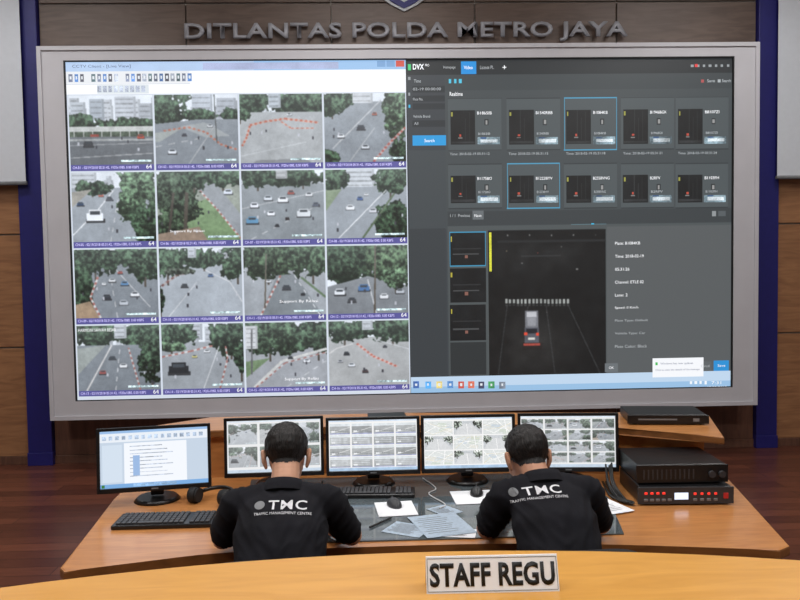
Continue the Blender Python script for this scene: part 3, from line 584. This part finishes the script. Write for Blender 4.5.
def pic_map(w,h):
    A=np.ones((h,w,3))*238.; c=Cv(A,99)
    for r in range(3):
        for k in range(3):
            x0=(k+.02)/3; x1=(k+.98)/3; y0=.06+(r+.03)*.293; y1=.06+(r+.95)*.293
            s=c.sub(x0,y0,x1,y1,seed=200+r*3+k); s.fill(None,(216,220,219),.06)
            for j in range(4):
                a_=(s.rs.rand(),s.rs.rand()); s.poly([(a_[0],a_[1]),(a_[0]+.3,a_[1]+.05),(a_[0]+.25,a_[1]+.3),(a_[0]-.05,a_[1]+.2)],((204,212,202),(222,221,214),(198,208,216))[j%3],.05)
            for j in range(5):
                p=(0,s.rs.rand()); q=(s.rs.uniform(.3,.7),s.rs.rand()); t=(1,s.rs.rand()); s.path([p,q,t],.03 if j<2 else .015,(246,246,244) if j<3 else (226,214,180))
            s.line((s.rs.rand(),0),(s.rs.rand(),1),.03,(240,240,240))
            if (r+k)%2: s.fill(None,(194,198,202),.1); s.poly([(.3,.2),(.6,.2),(1,1),(0,1)],(210,212,214),.05); s.line((.45,.2),(.5,1),.02,(240,240,240)); s.tree(.1,.2,.2,.3,(158,168,158)); s.tree(.9,.2,.2,.3,(158,168,158))
    finish_ui(c); return A
def pic_doc():
    A=np.ones((130,210,3))*np.array((214,226,238.)); c=Cv(A,5)
    c.rect(0,0,1,.05,(150,185,225)); c.rect(0,.05,1,.2,(226,232,240)); 
    for i in range(16): c.rect(.02+.06*i,.09,.055+.06*i,.16,(175,192,214),.3)
    c.rect(.0,.2,1,.93,(192,206,222)); c.rect(.22,.22,.8,.93,(236,240,246))
    for i in range(9): c.rect(.27,.28+.065*i,.27+.3+.15*((i*7)%3)/3,.295+.065*i,(176,186,202),.3)
    c.rect(.3,.45,.36,.8,(150,180,220)); c.rect(.02,.25,.2,.9,(205,218,232)); c.rect(0,.93,1,1,(120,168,218)); c.rect(.01,.94,.04,.99,(60,120,60)); c.rect(.3,.94,.7,.99,(150,190,230),.2)
    return A
def monitor(x,y,zc,w,h,yawd,tilt,pic,z0):
    e=empty('computer_monitor',(x,y,z0),(0,0,math.radians(yawd)))
    zc-=z0; b=.014
    Rt=(math.radians(-tilt),0,0)
    bm=bmesh.new()
    for a in ((-w/2+b/2,0,b,h),(w/2-b/2,0,b,h),(0,h/2-b/2,w-2*b,b),(0,-h/2+b*.75,w-2*b,b*1.5)): add_box(bm,Vector((a[0],-.003,a[1])),(a[2],.02,a[3]),.0015,seg=1)
    add_box(bm,Vector((0,.018,0)),(w-.006,.03,h-.006),.008); add_box(bm,Vector((0,.045,-.01)),(w*.6,.04,h*.55),.015)
    mobj('housing',bm,M['black'],e,(0,0,zc),Rt)
    o=to_mesh('display',pic,[(-w/2+b,0,h/2-b),(w/2-b,0,h/2-b),(-w/2+b,0,-h/2+b*1.5),(w/2-b,0,-h/2+b*1.5)],e,M['screen']); o.location=(0,-.001,zc); o.rotation_euler=Rt
    bm=bmesh.new(); add_box(bm,Vector((0,-.0135,-h/2+.011)),(.03,.002,.006)); mobj('badge',bm,M['grey'],e,(0,0,zc),Rt)
    bm=bmesh.new()
    add_box(bm,Vector((0,.07,(zc)/2+.01)),(.06,.02,zc-.02),.006); add_cyl(bm,Vector((0,.06,.008)),.105,.016,.09,32)
    mobj('stand',bm,M['black'],e,smooth=False)
T_=[0,6,2,9,13,4,12,15,3,7,8,1]
monitor(-1.005,3.66,.960,.502,.292,9,6,pic_doc(),.7505)
monitor(-.482,3.84,.958,.475,.285,2,4,grid_pic(300,180,3,2,.28,31,[9,15,7,13,6,14]),.7565)
monitor(-.005,3.82,.956,.452,.278,0,4,pic_table(300,180),.7565)
monitor(.455,3.82,.956,.455,.278,-1,4,pic_map(300,180),.7565)
monitor(.937,3.80,.955,.482,.282,-5,4,grid_pic(300,180,4,4,.2,61,T_[3:]),.7565)

# ---------------------------------------------------------------- desk items
def keyboard(x,y,z,w,d,rz):
    e=empty('keyboard',(x,y,z),(0,0,rz)); bm=bmesh.new(); add_box(bm,Vector((0,0,.009)),(w,d,.018),.005); mobj('case',bm,M['black'],e)
    bm=bmesh.new(); n=18; r=5; kw=(w-.03)/n; kd=(d-.025)/r
    for j in range(r):
        for i in range(n):
            if i in(13,): continue
            if j==0 and 4<=i<=8: continue
            add_box(bm,Vector((-w/2+.015+kw*(i+.5),-d/2+.0125+kd*(j+.5),.021)),(kw*.84,kd*.82,.008),.0015,seg=1)
    add_box(bm,Vector((-w/2+.015+kw*6.5,-d/2+.0125+kd*.5,.021)),(kw*4.8,kd*.82,.008),.0015,seg=1)
    mobj('keys',bm,M['dgrey'],e)
keyboard(-.885,3.38,.7505,.42,.17,.0); keyboard(.0,3.685,.7565,.37,.125,-.06)
def mouse(x,y,z,rz,m):
    e=empty('computer_mouse',(x,y,z),(0,0,rz)); bm=bmesh.new(); t=bmesh.new(); bmesh.ops.create_uvsphere(t,u_segments=20,v_segments=12,radius=1)
    for v in t.verts: v.co=Vector((v.co.x*.031,v.co.y*.055,max(v.co.z,0)*.034))
    for f in t.faces: f.smooth=True
    merge(bm,t); mobj('shell',bm,m,e); bm=bmesh.new(); add_cyl(bm,Vector((0,.028,.028)),.007,.006,rot=(0,math.pi/2,0)); mobj('wheel',bm,M['dgrey'],e)
    bm=bmesh.new(); add_tube(bm,catmull([(0,.050,.008),(.01,.07,.004),(.03,.085,.004),(.06,.09,.004)]),.002); mobj('cord',bm,M['cable'],e)
def pad(x,y,z,w,d,rz,m,nm='mouse_pad'):
    bm=bmesh.new(); add_box(bm,Vector((0,0,.0015)),(w,d,.003),.001,seg=1); mobj(nm,bm,m,None,(x,y,z),(0,0,rz))
pad(.09,3.46,.7565,.17,.2,.1,M['white']); mouse(.085,3.50,.760,.3,M['dgrey'])
pad(.45,3.60,.7565,.19,.2,.05,M['white']); mouse(.47,3.64,.760,-.1,M['black'])
def sheet(x,y,z,w,d,rz,m):
    bm=bmesh.new(); t=bmesh.new(); bmesh.ops.create_grid(t,x_segments=8,y_segments=8,size=.5)
    for v in t.verts: v.co=Vector((v.co.x*w,v.co.y*d,.0008+.004*max(0,abs(v.co.x)*2-.8)**2*5))
    merge(bm,t)
    for i in range(9): add_box(bm,Vector((-.02*w/.2,d*(.36-.085*i),.0016)),(w*.7*(.7+.3*((i*5)%3)/2),.003,.0004),mi=1)
    mobj('paper_sheet',bm,[m,M['grey']],None,(x,y,z),(0,0,rz))
sheet(.27,3.23,.7585,.21,.27,.25,M['paperb']); sheet(.13,3.19,.7565,.17,.14,-.5,M['paperb']); sheet(.33,3.13,.7565,.14,.1,-.2,M['white']); sheet(1.02,3.43,.7565,.12,.22,.35,M['white'])
sheet(-.25,3.40,.7565,.16,.22,.2,M['paperb']); sheet(.30,3.42,.7565,.10,.13,.6,M['paperb'])
bm=bmesh.new(); add_cyl(bm,Vector((0,0,.0045)),.0042,.14,seg=12,rot=(0,math.pi/2,0)); add_cyl(bm,Vector((.076,0,.0045)),.0042,.012,r2=.001,seg=12,rot=(0,math.pi/2,0)); mobj('ballpoint_pen',bm,M['black'],None,(.02,3.27,.757),(0,0,.9))
# headphones lying on the desk
e=empty('headphones',(-.745,3.645,.7505),(0,0,-.35)); bm=bmesh.new()
add_tube(bm,[(.088*math.cos(a),.105*math.sin(a),.030+.012*math.sin(a)) for a in np.linspace(0,math.pi,24)],.0095)
mobj('headband',bm,M['black'],e); bm=bmesh.new()
for s in(-1,1): add_cyl(bm,Vector((s*.082,-.02,.036)),.036,.034,rot=(0,math.pi/2,0)); add_cyl(bm,Vector((s*.062,-.02,.036)),.033,.014,rot=(0,math.pi/2,0))
mobj('ear_cups',bm,M['blackm'],e); bm=bmesh.new()
for s in(-1,1): add_cyl(bm,Vector((s*.101,-.02,.036)),.024,.006,rot=(0,math.pi/2,0))
mobj('cup_plates',bm,M['grey'],e)
def device(nm,x,y,z,w,d,h,rz,kind):
    e=empty(nm,(x,y,z),(0,0,rz)); bm=bmesh.new(); add_box(bm,Vector((0,0,h/2+.003)),(w,d,h-.007),.003)
    for sx in(-1,1):
        for sy in(-1,1): add_cyl(bm,Vector((sx*w*.42,sy*d*.42,.003)),.012,.006)
    mobj('chassis',bm,M['black'],e)
    bm=bmesh.new(); add_box(bm,Vector((0,-d/2-.004,h/2+.002)),(w+.02,.008,h-.008),.002); mobj('front_panel',bm,M['dgrey'] if kind==1 else M['black'],e)
    f=-d/2-.0085
    if kind==1:
        bm=bmesh.new(); add_box(bm,Vector((-.02,f,h*.5)),(.06,.002,h*.36)); mobj('lcd',bm,M['lcd'],e)
        bm=bmesh.new()
        for i in range(4): add_box(bm,Vector((-.175+.026*i,f,h*.66)),(.013,.004,.010),.001,seg=1)
        for i in range(4): add_box(bm,Vector((.04+.03*i,f,h*.62)),(.012,.004,.010),.001,seg=1)
        mobj('led_buttons',bm,M['ledr'],e)
        bm=bmesh.new(); add_box(bm,Vector((.175,f,h*.5)),(.022,.004,.026),.002); mobj('power_switch',bm,M['red'],e)
        bm=bmesh.new()
        for i in range(5): add_box(bm,Vector((-.175+.026*i,f,h*.30)),(.018,.006,.012),.002,seg=1)
        for i in range(4): add_box(bm,Vector((.04+.03*i,f,h*.30)),(.018,.006,.012),.002,seg=1)
        mobj('buttons',bm,M['grey'],e)
    elif kind==2:
        bm=bmesh.new()
        for i in range(2): add_cyl(bm,Vector((.13+.045*i,f-.006,h*.5)),.015,.016,rot=(math.pi/2,0,0))
        for i in range(12): add_box(bm,Vector((-.17+.02*i,f,h*.5)),(.006,.002,h*.5))
        mobj('knobs_and_vents',bm,M['dgrey'],e)
    else:
        bm=bmesh.new(); add_box(bm,Vector((-.05*w/.37,f,h*.55)),(w*.5,.002,h*.14)); add_box(bm,Vector((w*.36,f,h*.5)),(.03,.003,h*.3)); mobj('slot',bm,M['grey'],e)
    return e
device('video_recorder',1.375,3.60,.7505,.40,.34,.083,-.05,1)
device('rack_amplifier',1.37,3.63,.834,.39,.32,.088,-.03,2)
device('disc_player',1.49,4.05,1.0,.38,.24,.052,-.12,3)
device('set_top_box',.07,4.2,1.0,.2,.14,.03,.05,3)
bm=bmesh.new()
for i in range(7):
    random.seed(i); x=1.12+random.uniform(-.015,.02)
    add_tube(bm,catmull([(x,3.76,.80+random.uniform(0,.06)),(x-.03,3.62,.80),(x-.02,3.5+random.uniform(-.05,.05),.762),(x+.0,3.44,.765),(x-.04,3.55,.762),(x-.01,3.78,.762)]),.0045)
mobj('cable_bundle',bm,M['cable'])
bm=bmesh.new(); add_tube(bm,catmull([(.24,3.93,.76),(.29,3.75,.760),(.25,3.66,.760),(.31,3.5,.760),(.28,3.44,.760)]),.003); mobj('white_cable',bm,M['cablew'])
bm=bmesh.new(); add_tube(bm,catmull([(-.26,3.92,.760),(-.24,3.75,.760),(-.23,3.62,.760),(-.3,3.58,.760)]),.003); mobj('black_cable',bm,M['cable'])
bm=bmesh.new(); add_slab(bm,[(-.08,-.05),(.08,-.06),(.1,.05),(-.07,.06)],0,.01,.002); mobj('folded_paper',bm,M['white'],None,(.52,4.2,1.0))

# ---------------------------------------------------------------- foreground desk & platform
FD=empty('front_desk',(0,0,0)); cxx,cyy,R0=.12,-1.36,3.4
def arc(R,a0,a1,n=40): return [(cxx+R*math.sin(a),cyy+R*math.cos(a)) for a in np.linspace(a0,a1,n)]
a0,a1=-.72,.72
bm=bmesh.new(); add_slab(bm,arc(R0,a0,a1)+arc(R0-.78,a1,a0),1.05,1.09,.008,0,1); mobj('desktop',bm,[M['desk2'],M['deskedge']],FD)
bm=bmesh.new(); add_slab(bm,arc(R0-.06,a0+.02,a1-.02)+arc(R0-.09,a1-.02,a0+.02),.352,1.05); 
for a in (a0+.03,-.25,.25,a1-.03):
    c0=Vector((cxx+(R0-.4)*math.sin(a),cyy+(R0-.4)*math.cos(a),.7)); add_box(bm,c0,(.03,.62,.70),.002,rot=(0,0,-a))
mobj('modesty_panel',bm,M['desk'],FD)
bm=bmesh.new(); add_slab(bm,[(-4,YS+.01),(4.2,YS+.01),(4.2,1.4)]+arc(R0+.12,a1,a0)+[(-4,1.4)],0,.35,.0); mobj('raised_platform',bm,M['carpet'])
SG=empty('name_sign',(.265,1.775,1.09),(0,0,-.02))
w=.303; hh=.075
bm=bmesh.new()
t=bmesh.new(); prof=[(-.0,0),(.030,hh),(.033,hh),(.063,0),(.061,0),(.0315,hh-.004),(.003,0)]
va=[t.verts.new((-w/2,p[0],p[1])) for p in prof]; vb=[t.verts.new((w/2,p[0],p[1])) for p in prof]
for i in range(len(prof)): t.faces.new([va[i],va[(i+1)%7],vb[(i+1)%7],vb[i]])
merge(bm,t); mobj('card',bm,M['signw'],SG)
an=math.atan2(.030,hh)
bm=text_mesh('STAFF REGU',.287,.052,.0004,.035); mobj('lettering',bm,M['blk'],SG,(0,.030*.5-.0012,hh*.5),(math.pi/2-an,0,0))
bm=bmesh.new()
for z in(-.036,.036): add_box(bm,Vector((0,z,0)),(w-.006,.0012,.0004))
for x in(-w/2+.003,w/2-.003): add_box(bm,Vector((x,0,0)),(.0012,.072,.0004))
mobj('border_line',bm,M['grey'],SG,(0,.030*.5-.0008,hh*.5),(math.pi/2-an,0,0))

# ---------------------------------------------------------------- people
def chain(st,n):
    out=[]
    for (p,r,m),(q,s,m2) in zip(st[:-1],st[1:]):
        p=Vector(p);q=Vector(q);r=Vector(r if hasattr(r,'__len__') else (r,)*3); s=Vector(s if hasattr(s,'__len__') else (s,)*3)
        for k in range(n): t=k/n; out.append((p.lerp(q,t),r.lerp(s,t),m))
    p,r,m=st[-1]; out.append((Vector(p),Vector(r if hasattr(r,'__len__') else (r,)*3),m)); return out
def fuse(name,ells,voxel,smooth,mats,parent,keep=False,wr=0):
    bm=bmesh.new()
    for p,r,m in ells: add_ell(bm,p,r,u=14,v=10)
    me=bpy.data.meshes.new(name); bm.to_mesh(me); bm.free(); o=bpy.data.objects.new(name,me); COL.objects.link(o)
    md=o.modifiers.new('r','REMESH'); md.mode='VOXEL'; md.voxel_size=voxel; md.use_smooth_shade=True
    ms=o.modifiers.new('s','SMOOTH'); ms.iterations=smooth; ms.factor=.5
    bpy.context.view_layer.update(); dg=bpy.context.evaluated_depsgraph_get(); me2=bpy.data.meshes.new_from_object(o.evaluated_get(dg))
    bpy.data.objects.remove(o); me2.name=name
    n=len(me2.vertices); co=np.empty(n*3); me2.vertices.foreach_get('co',co); co=co.reshape(-1,3)
    P=np.array([e[0][:] for e in ells]); Rr=np.array([e[1][:] for e in ells]); Mi=np.array([e[2] for e in ells])
    best=np.full(n,1e9); vm=np.zeros(n,int)
    for p,r,m in zip(P,Rr,Mi):
        d=np.linalg.norm((co-p)/r,axis=1); k=d<best; best[k]=d[k]; vm[k]=m
    if wr:
        no=np.empty(n*3); me2.vertices.foreach_get('normal',no); no=no.reshape(-1,3)
        for i in range(n):
            if vm[i] in wr:
                c=co[i]; q=c[0]*10+c[1]*4
                v=mnoise.noise(Vector((c[0]*7,c[1]*7,c[2]*11+q)))*.6
                rg=1-abs(mnoise.noise(Vector((c[0]*8+3,c[1]*8,c[2]*20-abs(c[0])*22))))*2
                co[i]+=no[i]*(.010*v+.0065*max(0,rg)**2)
        me2.vertices.foreach_set('co',co.reshape(-1))
    for m in mats: me2.materials.append(m)
    for p in me2.polygons:
        p.use_smooth=True; vs=[vm[v] for v in p.vertices]; p.material_index=int(max(set(vs),key=vs.count))
    me2.update(); o=bpy.data.objects.new(name,me2); link(o,parent); return o
def hand(name,parent,wrist,dirv,side,mat_):
    el=[]; 
    el+=chain([((0,-.02,0),(.026,.03,.02),0),((0,.03,.0),(.036,.035,.016),0),((0,.075,0),(.038,.02,.014),0)],5)
    for i,(fx,ln) in enumerate(((-.028,.068),(-.009,.078),(.010,.072),(.028,.056))):
        x=fx*side
        el+=chain([((x,.08,.002),.0095,0),((x*1.12,.08+ln*.42,.006),.009,0),((x*1.2,.08+ln*.75,-.004),.0082,0),((x*1.22,.08+ln*.95,-.014),.007,0)],5)
    th=-side
    el+=chain([((th*.026,.005,-.002),.014,0),((th*.05,.035,-.006),.0115,0),((th*.058,.065,-.010),.0095,0)],6)
    o=fuse(name,el,.0035,3,[mat_],parent)
    o.location=wrist; o.rotation_euler=(0,0,math.atan2(-dirv[0],dirv[1])); return o
def person(px,dy,dz,yaw,hd,htilt,hyaw,cpx,skin,hx=0,wl=1.0,ws=1.0,hl=1.0):
    e=empty('seated_man',(px,2.70,0),(0,0,yaw))
    Y=lambda y:y-2.70+dy
    SH,SK,TR,SO=0,1,2,3
    el=chain([((0,Y(2.62)-dy*.6,.585),(.165,.125,.105),TR),((0,Y(2.66)-dy*.3,.68),(.158,.122,.09),SH),((0,Y(2.71),.78+dz),(.155*ws,.118,.09),SH),((0,Y(2.79),.89+dz),(.168*ws,.115,.09),SH),((0,Y(2.86),.955+dz),(.155*ws,.095,.07),SH),((0,Y(2.92),1.005+dz),(.075,.06,.045),SH)],7)
    el+=chain([((hx*.3,Y(2.93),1.0+dz),(.058,.058,.05),SK),((hx*.8,Y(2.985),1.07+dz+hd*.6),(.052,.054,.05),SK)],5)
    wr=[]
    for s in(-1,1):
        shl=Vector((s*.165*ws,Y(2.90),.965+dz)); elb=Vector((s*.243*(wl if s<0 else 1),Y(3.0),.807)); wri=Vector((s*.10,Y(3.22),.797))
        el+=chain([((s*.05,Y(2.915),.99+dz),(.06,.055,.05),SH),(shl,(.063,.062,.055),SH)],6)
        cut=shl.lerp(elb,.78)
        el+=chain([(shl,.062,SH),(cut,.058,SH)],8)
        el+=chain([(cut,.044,SK),(elb,.042,SK),(elb.lerp(wri,.35),.041,SK),(wri,(.028,.028,.024),SK)],8)
        wr.append((s,elb,wri))
        hip=Vector((s*.09,-.04,.565)); kn=Vector((s*.125,.36,.555)); an_=Vector((s*.125,.36,.13))
        el+=chain([(hip,.092,TR),(kn,.064,TR),(kn.lerp(an_,.35),.06,TR),(an_,.047,TR)],9)
        el+=chain([((s*.125,.345,.055),(.042,.045,.052),SO),((s*.13,.46,.045),(.046,.05,.042),SO),((s*.133,.54,.038),(.04,.04,.034),SO)],6)
    body=fuse('body',el,.0085,6,[M['shirt'],skin,M['trouser'],M['shoe']],e,wr=(SH,TR))
    for s,elb,wri in wr:
        d=(wri-elb).normalized(); hand('hand_left' if s<0 else 'hand_right',e,wri+d*.012+Vector((0,0,-.012)),(d.x*.5,d.y),s,skin)
    hc=Vector((hx,Y(3.035),1.125+dz+hd)); he=empty('head',hc,(math.radians(-htilt),0,math.radians(hyaw))); he.parent=e
    h=[((0,-.012,.028),(.076,.094,.084),0),((0,.02,.0),(.070,.075,.085),0),((0,.032,-.045),(.058,.06,.062),0),((0,.052,-.085),(.036,.038,.028),0),((0,.075,.028),(.05,.024,.014),0)]
    h=[(Vector(a),Vector(b),m) for a,b,m in h]
    h+=chain([((0,.088,.018),(.009,.012,.012),0),((0,.108,-.022),(.013,.013,.011),0)],4)
    h+=[(Vector((s*.012,.098,-.026)),Vector((.009,.01,.008)),0) for s in(-1,1)]
    for s in(-1,1):
        h+=chain([((s*.077,.0,-.04),(.007,.012,.010),0),((s*.085,-.010,-.012),(.009,.018,.022),0),((s*.088,-.014,.012),(.009,.017,.013),0)],4)
        h.append((Vector((s*.04,.062,-.03)),Vector((.022,.025,.022)),0))
    h+=chain([((0,-.03,-.04),(.054,.055,.05),0),((0,-.055,-.105),(.053,.054,.04),0)],4)
    ho=fuse('face_and_skull',h,.0045,4,[skin],he)
    bm=bmesh.new()
    for s in(-1,1): add_ell(bm,Vector((s*.031,.083,.003)),(.013,.012,.009),mi=0); add_ell(bm,Vector((s*.031,.0935,.002)),(.006,.003,.006),mi=1)
    mobj('eyes',bm,[M['eye'],M['iris']],he)
    bm=bmesh.new(); add_ell(bm,Vector((0,.091,-.058)),(.024,.009,.005)); add_ell(bm,Vector((0,.089,-.067)),(.019,.009,.006)); mobj('lips',bm,M['lip'],he)
    bm=bmesh.new()
    for s in(-1,1): add_ell(bm,Vector((s*.032,.093,.026)),(.02,.006,.0045))
    mobj('eyebrows',bm,M['hair'],he)
    bm=bmesh.new(); bm.from_mesh(ho.data); bm.normal_update()
    def hf(c):
        x,y,z=c; lw=-.048*hl+.010*abs(x)/.05
        lowline=lw if y<-.035 else (lw+(y+.035)*1.0 if y<.01 else lw+.045+(y-.01)*1.15)
        lowline+=mnoise.noise(c*110)*.004
        v=(z-lowline)/.045
        if abs(x)>.079 and z<.03 and y>-.04: v=-1
        return v
    kill=[v for v in bm.verts if hf(v.co)<-.02]; bmesh.ops.delete(bm,geom=kill,context='VERTS'); bm.normal_update()
    new=[]
    for v in bm.verts:
        k=max(0,min(1,hf(v.co))); n_=mnoise.noise(v.co*45)*.0022+mnoise.noise(Vector((v.co.x*230,v.co.y*90,v.co.z*60)))*.0022
        new.append(v.co+v.normal*(.0006+k*(.0035+.012*max(0,v.co.z)/.1)+n_*k))
    for v,c in zip(bm.verts,new): v.co=c
    mobj('hair',bm,M['hair'],he,smooth=True)
    bm=bmesh.new(); n=32; A_=[];
    c0=Vector((hx*.25,Y(2.925),1.02+dz)); tilt=Matrix.Rotation(math.radians(-28),3,'X')
    prof=[(.082,.086,-.022),(.074,.078,.0),(.066,.069,.022),(.062,.065,.022),(.064,.066,-.01)]
    for (rx,ry,z) in prof:
        A_.append([bm.verts.new(c0+tilt@Vector((rx*math.cos(a),ry*math.sin(a),z))) for a in np.linspace(0,2*math.pi,n,endpoint=False)])
    for i in range(len(prof)-1):
        for k in range(n): bm.faces.new([A_[i][k],A_[i][(k+1)%n],A_[i+1][(k+1)%n],A_[i+1][k]])
    mobj('polo_collar',bm,M['shirt'],e,smooth=True)
    bpy.context.view_layer.update()
    bb=bmesh.new(); bb.from_mesh(body.data); bvh=BVHTree.FromBMesh(bb)
    a=math.radians(28); d=Vector((0,math.cos(a),-math.sin(a))); up=Vector((0,math.sin(a),math.cos(a))); rt=Vector((1,0,0))
    ctr=Vector(cpx)
    def drape(bm,nm,m,off=.0035):
        bmesh.ops.triangulate(bm,faces=bm.faces); 
        le=[ed for ed in bm.edges if ed.calc_length()>.012]
        if le: bmesh.ops.subdivide_edges(bm,edges=le,cuts=2); bmesh.ops.triangulate(bm,faces=[f for f in bm.faces if len(f.verts)>3])
        for v in bm.verts:
            o=ctr+rt*v.co.x+up*v.co.y-d*.4; hit,nrm,_,_=bvh.ray_cast(o,d)
            v.co=(hit-d*(off+v.co.z)) if hit else (o+d*.4)
        mobj(nm,bm,m,e)
    t=text_mesh('TMC',.134,.037,0,.014,0,space=1.12); drape(t,'print_title',M['print'])
    t=text_mesh('TRAFFIC MANAGEMENT CENTRE',.20,.010,0,.0); 
    for v in t.verts: v.co.x-=.015; v.co.y-=.032
    drape(t,'print_subtitle',M['print'])
    bm=bmesh.new(); t=bmesh.new(); bmesh.ops.create_circle(t,cap_ends=True,segments=20,radius=.017); merge(bm,t,Matrix.Translation((-.099,.003,0))@Matrix.Diagonal((1.1,1,1,1))); drape(bm,'print_disc',M['grey'])
    bb.free(); return e
person(-.335,0,0,0,-.018,28,3,(.028,.12,.975),M['skin'])
person(.655,.04,-.004,0.05,-.052,32,8,(-.04,.17,.997),M['skin2'],hx=-.038,wl=.86,ws=.94,hl=1.15)
def chair(x,y,rz):
    e=empty('office_chair',(x,y,0),(0,0,rz))
    bm=bmesh.new(); add_box(bm,Vector((0,.02,.435)),(.48,.46,.075),.03,seg=3); mobj('seat',bm,M['chair'],e)
    bm=bmesh.new(); t=bmesh.new(); nx,nz=14,10
    g=[]
    for j in range(nz+1):
        row=[]
        for i in range(nx+1):
            u=i/nx*2-1; v=j/nz; hw=.205*(1-.12*abs(v-.5)*2); zt=.58+.35*v-.03*abs(u)**3*(v>.5); row.append((u*hw,-.235-.02*v+.045*u*u,zt))
        g.append(row)
    F=[[t.verts.new(p) for p in r] for r in g]; K=[[t.verts.new((p[0],p[1]-.04,p[2])) for p in r] for r in g]
    for j in range(nz):
        for i in range(nx):
            t.faces.new([F[j][i],F[j][i+1],F[j+1][i+1],F[j+1][i]]); t.faces.new([K[j][i],K[j+1][i],K[j+1][i+1],K[j][i+1]])
    for j in range(nz): t.faces.new([F[j][0],F[j+1][0],K[j+1][0],K[j][0]]); t.faces.new([F[j][nx],K[j][nx],K[j+1][nx],F[j+1][nx]])
    for i in range(nx): t.faces.new([F[0][i],K[0][i],K[0][i+1],F[0][i+1]]); t.faces.new([F[nz][i],F[nz][i+1],K[nz][i+1],K[nz][i]])
    merge(bm,t); mobj('backrest',bm,M['chair'],e,smooth=True)
    bm=bmesh.new(); add_tube(bm,catmull([(0,-.05,.40),(0,-.24,.40),(0,-.31,.5),(0,-.305,.7)]),.018); add_cyl(bm,Vector((0,0,.25)),.025,.32); 
    for k in range(5):
        a=k*2*math.pi/5+.3; add_tube(bm,[(0,0,.11),(.15*math.cos(a),.15*math.sin(a),.10),(.27*math.cos(a),.27*math.sin(a),.075)],.018)
        add_cyl(bm,Vector((.27*math.cos(a),.27*math.sin(a),.03)),.03,.025,rot=(math.pi/2,0,a)); 
    mobj('base',bm,M['black'],e)
chair(-.335,2.69,0); chair(.645,2.70,.06)
